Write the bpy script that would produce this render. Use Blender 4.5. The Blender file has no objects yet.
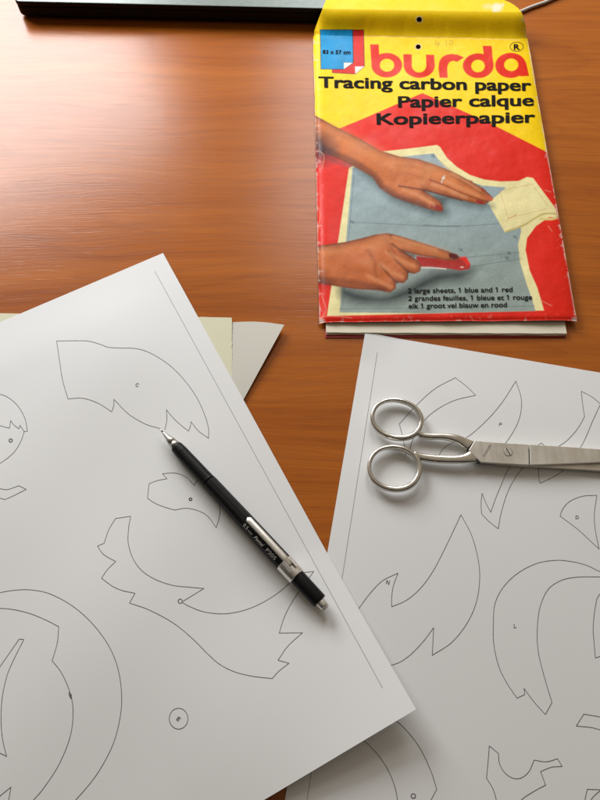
import bpy, bmesh, math, random
import numpy as np
from mathutils import Vector, Matrix

random.seed(7); np.random.seed(7)
SC = bpy.context.scene
COL = SC.collection

# ------------------------------------------------------------------ camera
F_PX, TILT, ROLL, CAM_H = 699.1, math.radians(23.2), math.radians(1.33), 0.3692
_fw = np.array([0, math.sin(TILT), -math.cos(TILT)])
_up0 = np.array([0, math.cos(TILT), math.sin(TILT)]); _rt0 = np.array([1.0, 0, 0])
_rt = math.cos(ROLL)*_rt0 + math.sin(ROLL)*_up0
_up = -math.sin(ROLL)*_rt0 + math.cos(ROLL)*_up0
cam_d = bpy.data.cameras.new("Camera"); cam = bpy.data.objects.new("Camera", cam_d); COL.objects.link(cam)
M = Matrix.Identity(4)
for i in range(3):
    M[i][0], M[i][1], M[i][2] = _rt[i], _up[i], -_fw[i]
M[2][3] = CAM_H
cam.matrix_world = M
cam_d.sensor_fit = 'VERTICAL'; cam_d.sensor_height = 36.0; cam_d.sensor_width = 27.0
cam_d.lens = 36.0*F_PX/800.0
cam_d.clip_start = 0.01; cam_d.clip_end = 50
SC.camera = cam

# ------------------------------------------------------------------ light: a window beyond the far left side of the desk
world = bpy.data.worlds.new("World"); SC.world = world; world.use_nodes = True
wn = world.node_tree.nodes; wl = world.node_tree.links
bg = wn["Background"]
tc = wn.new("ShaderNodeTexCoord"); sp = wn.new("ShaderNodeSeparateXYZ"); wl.new(tc.outputs["Generated"], sp.inputs[0])
zy = wn.new("ShaderNodeMath"); zy.operation = 'MULTIPLY_ADD'; wl.new(sp.outputs["Z"], zy.inputs[0]); zy.inputs[1].default_value = 0.55   # pale ceiling, dark room behind the viewer
wl.new(sp.outputs["Y"], zy.inputs[2])
mr = wn.new("ShaderNodeMapRange"); wl.new(zy.outputs[0], mr.inputs["Value"])
mr.inputs["From Min"].default_value = -0.3; mr.inputs["From Max"].default_value = 1.0
cr = wn.new("ShaderNodeValToRGB"); wl.new(mr.outputs[0], cr.inputs[0])
cr.color_ramp.elements[0].color = (0.045, 0.037, 0.029, 1); cr.color_ramp.elements[1].color = (0.90, 0.765, 0.60, 1)
wl.new(cr.outputs[0], bg.inputs["Color"]); bg.inputs["Strength"].default_value = 0.44

def area(name, loc, target, sx, sy, power, color):
    d = bpy.data.lights.new(name, 'AREA'); d.shape = 'RECTANGLE'; d.size = sx; d.size_y = sy
    d.energy = power; d.color = color
    o = bpy.data.objects.new(name, d); COL.objects.link(o); o.location = loc
    o.rotation_euler = (Vector(target)-Vector(loc)).to_track_quat('-Z', 'Y').to_euler()
    return o
area("window_light", (-0.42, 0.80, 0.37), (0.0, 0.2, 0), 0.41, 0.32, 6.9, (0.97, 0.985, 1.0))
area("window_light", (0.10, 0.90, 0.52), (0.10, 0.2, 0), 0.30, 0.50, 3.3, (0.97, 0.985, 1.0))

SC.view_settings.view_transform = 'Standard'; SC.view_settings.look = 'None'
SC.view_settings.exposure = 0.0; SC.view_settings.gamma = 1.0
SC.cycles.max_bounces = 6
SC.cycles.use_denoising = True

# ------------------------------------------------------------------ helpers
def U(x, y, z=0.0):
    """point of the horizontal plane at height z seen at reference pixel x, y"""
    d = _fw*F_PX + _rt*(x-300.0) + _up*(400.0-y)
    p = np.array([0, 0, CAM_H]) + d*((z-CAM_H)/d[2])
    return Vector(p)

def Upx(P):
    """reference pixel of world points (n,3)"""
    v = np.asarray(P, float) - np.array([0, 0, CAM_H])
    w = v @ _fw
    return 300 + F_PX*(v @ _rt)/w, 400 - F_PX*(v @ _up)/w

def lin(c):
    out = []
    for k in c:
        k = k/255.0
        out.append(k/12.92 if k <= 0.04045 else ((k+0.055)/1.055)**2.4)
    return np.array(out)

def mesh(name, verts, faces, mats, parent=None, mi=None, smooth=True, link=True):
    me = bpy.data.meshes.new(name)
    me.from_pydata([tuple(v) for v in verts], [], faces)
    for m in (mats if isinstance(mats, (list, tuple)) else [mats]): me.materials.append(m)
    if mi is not None: me.polygons.foreach_set("material_index", np.asarray(mi, dtype=np.int32))
    me.polygons.foreach_set("use_smooth", [smooth]*len(me.polygons))
    me.update()
    o = bpy.data.objects.new(name, me)
    if link: COL.objects.link(o)
    if parent: o.parent = parent
    return o

def thing(name, label, cat, group=None, loc=(0, 0, 0)):
    o = bpy.data.objects.new(name, None); COL.objects.link(o); o.location = loc
    o.empty_display_size = 0.02
    o["label"] = label; o["category"] = cat
    if group: o["group"] = group
    bpy.context.view_layer.update()
    return o
def tag(o, label, cat, group=None):
    o["label"] = label; o["category"] = cat
    if group: o["group"] = group

def sstep(a, b, x):
    t = np.clip((np.asarray(x, float)-a)/(b-a), 0, 1); return t*t*(3-2*t)

class NT:
    def __init__(s, name):
        s.m = bpy.data.materials.new(name); s.m.use_nodes = True
        s.t = s.m.node_tree; s.b = s.t.nodes["Principled BSDF"]
    def n(s, typ, **kw):
        nd = s.t.nodes.new(typ)
        for k, v in kw.items():
            if hasattr(nd, k) and k not in nd.inputs: setattr(nd, k, v)
            else: nd.inputs[k].default_value = v
        return nd
    def l(s, a, b): s.t.links.new(a, b)
    def coords(s, scale, out="Object"):
        tc = s.n("ShaderNodeTexCoord"); mp = s.n("ShaderNodeMapping"); mp.inputs["Scale"].default_value = scale
        s.l(tc.outputs[out], mp.inputs[0]); return mp
    def noise(s, scale_vec, detail=4, rough=0.55, dist=0.0):
        mp = s.coords(scale_vec); nz = s.n("ShaderNodeTexNoise"); nz.inputs["Scale"].default_value = 1
        nz.inputs["Detail"].default_value = detail; nz.inputs["Roughness"].default_value = rough; nz.inputs["Distortion"].default_value = dist
        s.l(mp.outputs[0], nz.inputs["Vector"]); return nz
    def ramp(s, src, stops):
        r = s.n("ShaderNodeValToRGB"); s.l(src, r.inputs[0]); e = r.color_ramp.elements
        while len(e) < len(stops): e.new(0.5)
        for i, (p, c) in enumerate(stops):
            e[i].position = p; e[i].color = (*c, 1) if len(c) == 3 else c
        return r
    def mix(s, fac, a, b, mode='MIX'):
        m = s.n("ShaderNodeMix", data_type='RGBA', blend_type=mode)
        for sock, v in ((m.inputs[0], fac), (m.inputs[6], a), (m.inputs[7], b)):
            if hasattr(v, "links"): s.l(v, sock)
            else: sock.default_value = v if not isinstance(v, tuple) or len(v) == 4 else (*v, 1)
        return m.outputs[2]
    def bump(s, src, strength, dist):
        bp = s.n("ShaderNodeBump"); bp.inputs["Strength"].default_value = strength; bp.inputs["Distance"].default_value = dist
        s.l(src, bp.inputs["Height"]); s.l(bp.outputs[0], s.b.inputs["Normal"]); return bp
def simple(name, col, rough=0.5, metal=0.0, spec=0.5, nscale=None, namt=0.08, bump=0.0, bdist=0.0002):
    t = NT(name); t.b.inputs["Roughness"].default_value = rough; t.b.inputs["Metallic"].default_value = metal
    t.b.inputs["Specular IOR Level"].default_value = spec
    c = tuple(col)
    if nscale:
        nz = t.noise((nscale,)*3, 5)
        r = t.ramp(nz.outputs[0], [(0.3, tuple(k*(1-namt) for k in c)), (0.7, tuple(min(1, k*(1+namt)) for k in c))])
        t.l(r.outputs[0], t.b.inputs["Base Color"])
        if bump: t.bump(nz.outputs[0], bump, bdist)
    else: t.b.inputs["Base Color"].default_value = (*c, 1)
    return t.m

# ------------------------------------------------------------------ materials
def wood_material():
    t = NT("cherry_laminate")
    # slow wavering of the grain direction
    tc = t.n("ShaderNodeTexCoord")
    warp = t.noise((5.0, 11.0, 1), 2, 0.5)
    sub = t.n("ShaderNodeMath", operation='SUBTRACT'); t.l(warp.outputs[0], sub.inputs[0]); sub.inputs[1].default_value = 0.5
    mul = t.n("ShaderNodeMath", operation='MULTIPLY'); t.l(sub.outputs[0], mul.inputs[0]); mul.inputs[1].default_value = 0.030
    comb = t.n("ShaderNodeCombineXYZ"); t.l(mul.outputs[0], comb.inputs[1])
    add = t.n("ShaderNodeVectorMath", operation='ADD'); t.l(tc.outputs["Object"], add.inputs[0]); t.l(comb.outputs[0], add.inputs[1])
    rot = t.n("ShaderNodeMapping"); t.l(add.outputs[0], rot.inputs[0]); rot.inputs["Rotation"].default_value = (0, 0, math.radians(-2.0))
    def nz(sc, detail, rough=0.55):
        mp = t.n("ShaderNodeMapping"); mp.inputs["Scale"].default_value = sc; t.l(rot.outputs[0], mp.inputs[0])
        n = t.n("ShaderNodeTexNoise"); n.inputs["Scale"].default_value = 1; n.inputs["Detail"].default_value = detail
        n.inputs["Roughness"].default_value = rough; t.l(mp.outputs[0], n.inputs["Vector"]); return n
    broad = nz((2.2, 38, 1), 3)
    mid = nz((5, 190, 1), 4, 0.6)
    fine = nz((28, 1100, 1), 3, 0.6)
    pores = nz((38, 820, 1), 2, 0.5)
    base = t.ramp(broad.outputs[0], [(0.28, (0.325, 0.080, 0.0072)), (0.5, (0.388, 0.104, 0.0102)), (0.72, (0.425, 0.121, 0.0132))])
    c = t.mix(0.60, base.outputs[0], t.ramp(mid.outputs[0], [(0.3, (0.74, 0.68, 0.62)), (0.52, (1, 1, 1)), (0.75, (1.12, 1.12, 1.1))]).outputs[0], 'MULTIPLY')
    # cathedral lines: thin dark contours of a slow height field
    cath = nz((2.4, 15, 1), 1.5, 0.4)
    m1 = t.n("ShaderNodeMath", operation='MULTIPLY'); t.l(cath.outputs[0], m1.inputs[0]); m1.inputs[1].default_value = 13
    fr = t.n("ShaderNodeMath", operation='FRACT'); t.l(m1.outputs[0], fr.inputs[0])
    line = t.ramp(fr.outputs[0], [(0.0, (0.70, 0.62, 0.55)), (0.07, (0.80, 0.74, 0.70)), (0.30, (1, 1, 1)), (0.93, (1.03, 1.03, 1.03)), (1.0, (0.9, 0.87, 0.85))])
    c = t.mix(0.30, c, line.outputs[0], 'MULTIPLY')
    c = t.mix(0.85, c, t.ramp(fine.outputs[0], [(0.3, (0.78, 0.72, 0.66)), (0.5, (1, 1, 1)), (0.72, (1.10, 1.10, 1.08))]).outputs[0], 'MULTIPLY')
    pr = t.ramp(pores.outputs[0], [(0.60, (0, 0, 0)), (0.70, (1, 1, 1))])
    t.l(c, t.b.inputs["Base Color"])
    t.b.inputs["Specular IOR Level"].default_value = 0.34
    rr = t.ramp(fine.outputs[0], [(0.3, (0.27,)*3), (0.7, (0.20,)*3)])
    t.l(rr.outputs[0], t.b.inputs["Roughness"])
    hsum = t.mix(0.24, fine.outputs[0], pr.outputs[0])
    t.bump(hsum, 0.34, 0.00019)
    return t.m
WOOD = wood_material()

def paper_material(name, col, warm=0.0):
    t = NT(name)
    nz = t.noise((900, 900, 900), 4, 0.6); nb = t.noise((9, 9, 9), 3)
    r = t.ramp(nb.outputs[0], [(0.3, tuple(k*0.975 for k in col)), (0.7, col)])
    t.l(r.outputs[0], t.b.inputs["Base Color"])
    t.b.inputs["Roughness"].default_value = 0.75; t.b.inputs["Specular IOR Level"].default_value = 0.3
    mx = t.mix(0.55, nz.outputs[0], nb.outputs[0])
    t.bump(mx, 0.08, 0.0005)
    return t.m
PAPER = paper_material("white_copy_paper", (0.80, 0.80, 0.795))
INK = simple("printed_line_ink", (0.12, 0.118, 0.12), 0.7, spec=0.2, nscale=260, namt=0.55)
INK_PALE = simple("printed_margin_ink", (0.27, 0.27, 0.28), 0.7, spec=0.2)

# ------------------------------------------------------------------ desk
def build_desk():
    x0, x1, y0, y1, th = -0.75, 0.75, -0.30, 0.70, 0.025
    bm = bmesh.new()
    bmesh.ops.create_cube(bm, size=1)
    for v in bm.verts:
        v.co = Vector((x0+(v.co.x+.5)*(x1-x0), y0+(v.co.y+.5)*(y1-y0), -th+(v.co.z+.5)*th))
    bmesh.ops.bevel(bm, geom=bm.edges[:], offset=0.002, segments=3, profile=0.5, affect='EDGES')
    me = bpy.data.meshes.new("desk_surface"); bm.to_mesh(me); bm.free(); me.materials.append(WOOD)
    o = bpy.data.objects.new("desk_surface", me); COL.objects.link(o); o["kind"] = "structure"
build_desk()

# ------------------------------------------------------------------ drawing helpers
def smooth_path(pts, step=1.5):
    """Catmull-Rom through pixel points"""
    P = [np.array(p, float) for p in pts]
    if len(P) == 2:
        n = max(2, int(np.linalg.norm(P[1]-P[0])/4)); return [P[0]+(P[1]-P[0])*k/n for k in range(n+1)]
    out = []
    Q = [2*P[0]-P[1]] + P + [2*P[-1]-P[-2]]
    for i in range(1, len(Q)-2):
        a, b, c, d = Q[i-1:i+3]
        n = max(2, int(np.linalg.norm(c-b)/step))
        for k in range(n):
            s = k/n
            out.append(0.5*((2*b)+(c-a)*s+(2*a-5*b+4*c-d)*s*s+(3*b-a-3*c+d)*s**3))
    out.append(P[-1]); return out

def ribbon(points3, hw):
    """flat strip along points; returns verts, faces"""
    V, Fc = [], []
    n = len(points3)
    for i, p in enumerate(points3):
        a = points3[max(0, i-1)]; b = points3[min(n-1, i+1)]
        d = (b-a); d.z = 0
        if d.length < 1e-9: d = Vector((1, 0, 0))
        d.normalize(); nr = Vector((-d.y, d.x, 0))*hw
        e = d*hw*(-0.7 if i == 0 else 0.7 if i == n-1 else 0)
        V += [p+nr+e, p-nr+e]
    for i in range(n-1): Fc.append((2*i, 2*i+1, 2*i+3, 2*i+2))
    return V, Fc

def circ(cx, cy, rx, ry=None, n=20):
    ry = ry or rx
    return [(cx+rx*math.cos(2*math.pi*k/n), cy+ry*math.sin(2*math.pi*k/n)) for k in range(n+1)]

def glyph(ch, cx, cy, h, ang):
    """single stroke capital, height h px, rotated ang (0 = upright)"""
    G = {'C': [[(.8, .2), (.4, 0), (0, .5), (.4, 1), (.8, .8)]],
         'B': [[(0, 0), (0, 1), (.6, .9), (.6, .6), (0, .5)], [(0, .5), (.7, .4), (.7, .1), (0, 0)]],
         'E': [[(.7, 0), (0, 0)], [(0, 0), (0, 1)], [(0, 1), (.7, 1)], [(0, .5), (.6, .5)]],
         'P': [[(0, 0), (0, 1)], [(0, 1), (.65, .95), (.65, .55), (0, .5)]],
         'D': [[(0, 0), (0, 1)], [(0, 1), (.7, .8), (.7, .2), (0, 0)]],
         'L': [[(0, 1), (0, 0)], [(0, 0), (.6, 0)]],
         'H': [[(0, 0), (0, 1)], [(.7, 0), (.7, 1)], [(0, .5), (.7, .5)]],
         'N': [[(0, 0), (0, 1)], [(0, 1), (.7, 0)], [(.7, 0), (.7, 1)]],
         'O': [[(.35, 0), (0, .5), (.35, 1), (.7, .5), (.35, 0)]]}[ch]
    ca, sa = math.cos(math.radians(ang)), math.sin(math.radians(ang))
    out = []
    for st in G:
        out.append([(cx+((x-.35)*ca-(.5-y)*sa)*h, cy+((x-.35)*sa+(.5-y)*ca)*h) for x, y in st])
    return out

def side_wall(V, Fc, ring, N, up):
    b = len(V); m = len(ring)
    for k in ring: V.append(V[k])
    for k in ring: V.append(V[k+N])
    for k in range(m):
        p, q = b+k, b+(k+1) % m
        Fc.append((p, p+m, q+m, q) if up else (p, q, q+m, p+m))

def slab(origin, du, dv, LU, LV, hfun, nu, nv, th):
    """closed thin slab following hfun(u, v); verts, faces"""
    V = []; Fc = []
    for lay in (0, 1):
        for i in range(nu+1):
            for j in range(nv+1):
                u, v = LU*i/nu, LV*j/nv
                p = origin + du*u + dv*v
                V.append((p.x, p.y, float(hfun(u, v)) - lay*th))
    N = (nu+1)*(nv+1); ix = lambda i, j, l=0: l*N + i*(nv+1)+j
    up = du.cross(dv).z > 0
    for i in range(nu):
        for j in range(nv):
            q = (ix(i, j), ix(i+1, j), ix(i+1, j+1), ix(i, j+1)); r = tuple(k+N for k in q)
            Fc.append(q if up else q[::-1]); Fc.append(r[::-1] if up else r)
    ring = [ix(i, 0) for i in range(nu+1)] + [ix(nu, j) for j in range(1, nv+1)] + [ix(i, nv) for i in range(nu-1, -1, -1)] + [ix(0, j) for j in range(nv-1, 0, -1)]
    side_wall(V, Fc, ring, N, up)
    return V, Fc

def crisp_sides(o):
    for pg in o.data.polygons:
        if abs(pg.normal.z) < 0.6: pg.use_smooth = False

class Sheet:
    def __init__(s, name, origin, du, LU, LV, vsign, hfun, nu=75, nv=54, th=0.00012):
        s.name = name; s.o = Vector((origin.x, origin.y, 0)); du = Vector((du.x, du.y, 0)).normalized()
        s.du = du; s.dv = Vector((-du.y, du.x, 0))*vsign; s.LU, s.LV, s.h = LU, LV, hfun
        s.V, s.F = slab(s.o, s.du, s.dv, LU, LV, hfun, nu, nv, th); s.mi = [0]*len(s.F)
    def uv(s, p):
        d = Vector((p.x, p.y, 0))-s.o; return d.dot(s.du), d.dot(s.dv)
    def at(s, x, y, lift=0.0):
        z = 0.001
        for _ in range(6):
            p = U(x, y, z); u, v = s.uv(p); z = float(s.h(u, v))
        p.z = z + lift; return p
    def inside(s, p):
        u, v = s.uv(p); return 0.001 < u < s.LU-0.001 and 0.001 < v < s.LV-0.001
    def draw(s, pts, hw=0.000145, mat=1, lift=0.00008):
        P = []
        for q in smooth_path(pts):
            p = s.at(q[0], q[1], lift)
            if s.inside(p): P.append(p)
        if len(P) < 2: return
        V, Fc = ribbon(P, hw); b = len(s.V)
        s.V += [tuple(v) for v in V]; s.F += [tuple(k+b for k in f) for f in Fc]; s.mi += [mat]*len(Fc)
    def build(s, parent=None, mats=None):
        o = mesh(s.name, s.V, s.F, mats or [PAPER, INK, INK_PALE], parent, s.mi)
        crisp_sides(o); return o

# ------------------------------------------------------------------ right pattern sheet
C0 = U(365, 333, 0.0006); C2 = U(300, 712, 0.0006)
def h_right(u, v):
    return 0.0007 + 0.0005*math.sin(u*19+1)*math.sin(v*16+0.4)*min(1, u/0.03)*min(1, v/0.03) + 0.0014*max(0, 1-u/0.02)*max(0, 1-v/0.02)
R = Sheet("pattern_sheet", C0, C2-C0, 0.297, 0.210, 1, h_right)
RP = []
RP += [[(377.3, 352.5), (343.5, 569), (307, 800), (305, 815)]]
right_lines = [
 # curved band behind the rings
 [(455.3, 377.7), (435.3, 388.5), (418, 403.7), (399.2, 424)], [(399.2, 424), (402.7, 437), (406, 455)], 
 [(408.6, 455), (412.8, 439.6), (423.7, 421.2), (436.7, 409.7), (454, 400.6), (475.6, 395.2)], [(475.6, 395.2), (466, 386), (455.3, 377.7)],
 # leaf P and its tail
 [(515.8, 381.1), (502, 402.5), (487, 420), (468, 436.6), (452, 443), (443, 449), (438, 457)], [(515.8, 381.1), (521, 397.5), (520.7, 412.5), (516.2, 426.2), (507, 441.2), (497, 452)],
 [(541.2, 443), (530, 451), (510.7, 466), (501.2, 485), (495, 500), (490.7, 512.2)], [(490.7, 512.2), (486.2, 503.7), (482, 493.2)], [(482, 493.2), (481, 503), (481.5, 513.7)],
 [(481.5, 513.7), (489, 521.5), (498.2, 528.7)], [(498.2, 528.7), (501.2, 512.5), (507.5, 492.5), (515.5, 477.5), (523.7, 467), (534, 457), (545, 446)], [(545, 446), (541.2, 443)],
 # piece at the right edge
 [(581.2, 391.2), (582.5, 404), (584.5, 416.7)], [(584.5, 416.7), (577.5, 428.7), (567.5, 440), (558.7, 446.2), (545, 454), (539.5, 466), (538.5, 475), (540, 483.2)],
 [(540, 483.2), (550, 478.7), (558.7, 473.7), (566, 467), (580, 448), (586.2, 436.2), (592.5, 421.2), (600.5, 404)], [(600.5, 404), (592, 397), (581.2, 391.2)],
 # piece D
 [(596.8, 495.3), (582.5, 496.2), (570, 501.2), (563, 508.5), (560, 516)], [(560, 516), (577.8, 529.4), (590.3, 541), (599, 549)], [(599, 549), (595.2, 530), (594.3, 514), (596.8, 495.3)],
 # hook L
 [(640, 590), (618, 579), (600, 571.6), (585.6, 565), (570, 561.3), (554.4, 560.3), (535.6, 563.8), (516.9, 573.8), (502.8, 587.8), (495, 603.4), (493.4, 620.6), (493.6, 642.5), (498.1, 664.4), (505.9, 681.6), (516.9, 698.1)],
 [(516.9, 698.1), (524.7, 694.4)], [(524.7, 694.4), (524, 688.4)], [(524, 688.4), (534, 701.9), (545.3, 714.4)], [(545.3, 714.4), (551.9, 702.5)],
 [(551.9, 702.5), (543.4, 673.8), (537.8, 648.8), (537.5, 623.8), (540.6, 605), (548.1, 589.4), (560.6, 580.6), (576.3, 577.2), (600, 576.9), (622, 577.5), (640, 590)],
 [(650, 570), (620, 578), (600, 594), (595.6, 605), (593.1, 626.9), (594, 642.5), (595.3, 657.8)], [(595.3, 657.8), (620, 651)],
 [(583.7, 714.1), (600, 716.9), (640, 725)], [(583.7, 714.1), (576.2, 726)], [(576.2, 726), (590.7, 727.4), (600, 729.7), (640, 740)],
 # piece at the bottom
 [(489.2, 745.8), (498.5, 753.5)], [(498.5, 753.5), (499.2, 762.8), (504.3, 772.2), (512.5, 778), (520.7, 778), (528.8, 771.7), (534, 760)], [(534, 760), (546.3, 761.7), (557.5, 758.6)],
 [(557.5, 758.6), (562, 766.3)], [(562, 766.3), (551, 767.3), (540.5, 771.5)], [(540.5, 771.5), (545.6, 785)], [(545.6, 785), (533.5, 791.5), (521.1, 800), (512, 812)],
 [(489.2, 745.8), (488, 761.7), (486.4, 778)], [(486.4, 778), (492.7, 788.5), (496.2, 800), (498, 815)],
 [(583, 812), (584.8, 800), (587.2, 789.2)], [(587.2, 789.2), (600, 789.7), (630, 791)], [(583, 815), (590.7, 800), (600, 790.8), (610, 786)],
 # wing N
 [(352, 618), (361.2, 605.1), (371, 592.2), (382.7, 580.6), (397.9, 573.1)], [(397.9, 573.1), (393.2, 586.4), (391.6, 598.1), (391.6, 606.7)],
 [(391.6, 606.7), (406, 600.4), (420, 588.7), (432.9, 571.2), (445.7, 546.7), (460.9, 514.7)], [(460.9, 514.7), (471.4, 535), (477.9, 558.4), (479.6, 579.4), (476.1, 602.7), (466.7, 623.7), (451.6, 642.4), (432.2, 655.3)],
 [(432.2, 655.3), (433.6, 627.7)], [(433.6, 627.7), (422.4, 642.4), (408.4, 656.4), (394.4, 664.3), (375, 668)],
 # ring below
 [(372, 706), (393.5, 719.2), (406.3, 730.2), (420.3, 748.8), (430.8, 771), (436.7, 789)], [(436.7, 789), (430, 802), (424, 815)],
 [(340, 729), (360.8, 739), (373.7, 750), (385.3, 765.2), (393.5, 782.7), (397.5, 800), (398.5, 815)],
]
for q in right_lines: R.draw(q)
R.draw(RP[0], 0.00012, 2)
R.draw(circ(413.3, 796, 2.2), 0.0002)
for ch, x, y, h, a in (('P', 500.5, 424.5, 3.1, 15), ('D', 577, 517.3, 3.3, 8), ('L', 515.3, 626, 3.5, 0), ('N', 387.8, 582.4, 3.8, 15)):
    for st in glyph(ch, x, y, h, a): R.draw(st, 0.00017)
ro = R.build()
tag(ro, "white pattern sheet with curved cut-out outlines lying under the steel scissors", "paper", "printed pattern sheets")

# ------------------------------------------------------------------ loose sheets under the left pattern sheet
def poly_sheet(name, pix, z, th, mat, label, cat, edge=None, curl=None):
    """thin sheet with outline through reference pixels at height z"""
    bm = bmesh.new()
    P = [U(x, y, z) for x, y in pix]
    top = [bm.verts.new(p) for p in P]; f = bm.faces.new(top)
    if f.normal.z < 0: f.normal_flip()
    bm.normal_update()
    ret = bmesh.ops.extrude_face_region(bm, geom=[f])
    for e in ret["geom"]:
        if isinstance(e, bmesh.types.BMVert): e.co.z += th
    bmesh.ops.recalc_face_normals(bm, faces=bm.faces[:])
    me = bpy.data.meshes.new(name); bm.to_mesh(me); bm.free()
    for m in mat: me.materials.append(m)
    for pg in me.polygons:
        if len(mat) > 1 and abs(pg.normal.z) < 0.5: pg.material_index = 1
    o = bpy.data.objects.new(name, me); COL.objects.link(o); tag(o, label, cat); return o

GREYP = paper_material("greyish_lining_paper", (0.60, 0.575, 0.505))
CREAM = paper_material("cream_tracing_paper", (0.70, 0.67, 0.49))
CARBON = simple("dark_carbon_edge", (0.04, 0.07, 0.09), 0.7)
# lower sheet: a gently curled corner, built as a grid
def build_grey():
    a, b, c, d = (284.3, 327.2), (120, 312), (62, 500), (199, 480)
    # corner a -> along the top edge to b, along the slanting side to d
    V, Fc = [], []
    n, m = 30, 24
    for l in (0, 1):
        for i in range(n+1):
            for j in range(m+1):
                s, t = i/n, j/m
                x = (1-s)*((1-t)*a[0]+t*d[0])+s*((1-t)*b[0]+t*c[0]); y = (1-s)*((1-t)*a[1]+t*d[1])+s*((1-t)*b[1]+t*c[1])
                y -= 2.2*math.sin(math.pi*min(1, s*3.0))*(1-t)
                z = 0.0006 + 0.0032*max(0, 1-s/0.33)**1.5*max(0, 1-t/0.7)
                p = U(x, y, 0.0008); V.append((p.x, p.y, z-l*0.00015))
    N = (n+1)*(m+1); ix = lambda i, j: i*(m+1)+j
    for i in range(n):
        for j in range(m):
            q = (ix(i, j), ix(i+1, j), ix(i+1, j+1), ix(i, j+1)); Fc += [q, tuple(k+N for k in q[::-1])]
    ring = [ix(i, 0) for i in range(n+1)]+[ix(n, j) for j in range(1, m+1)]+[ix(i, m) for i in range(n-1, -1, -1)]+[ix(0, j) for j in range(m-1, 0, -1)]
    side_wall(V, Fc, ring, N, True)
    o = mesh("lining_sheet", V, Fc, GREYP)
    bm = bmesh.new(); bm.from_mesh(o.data); bmesh.ops.recalc_face_normals(bm, faces=bm.faces[:]); bm.to_mesh(o.data); bm.free(); crisp_sides(o)
    tag(o, "silvery grey paper whose pointed corner sticks out beside the cream sheet", "paper")
build_grey()
pix = []
for k in range(60):                                   # torn, perforated right edge
    y = 318 + 120*k/59; pix.append((232.2 + random.uniform(-0.55, 0.35), y))
pix += [(90, 440), (-60, 436), (-60, 312)]
for k in range(40):
    s = k/40; x = -60 + 292*s; pix.append((x, 312.4 + 5.4*(x+60)/292 + (random.uniform(-.3, .3) if x > 190 else 0)))
poly_sheet("tracing_sheet", pix, 0.0009, 0.00035, [CREAM, CARBON], "cream tracing paper with a rough dark-edged side under the pattern sheet", "paper")

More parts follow.
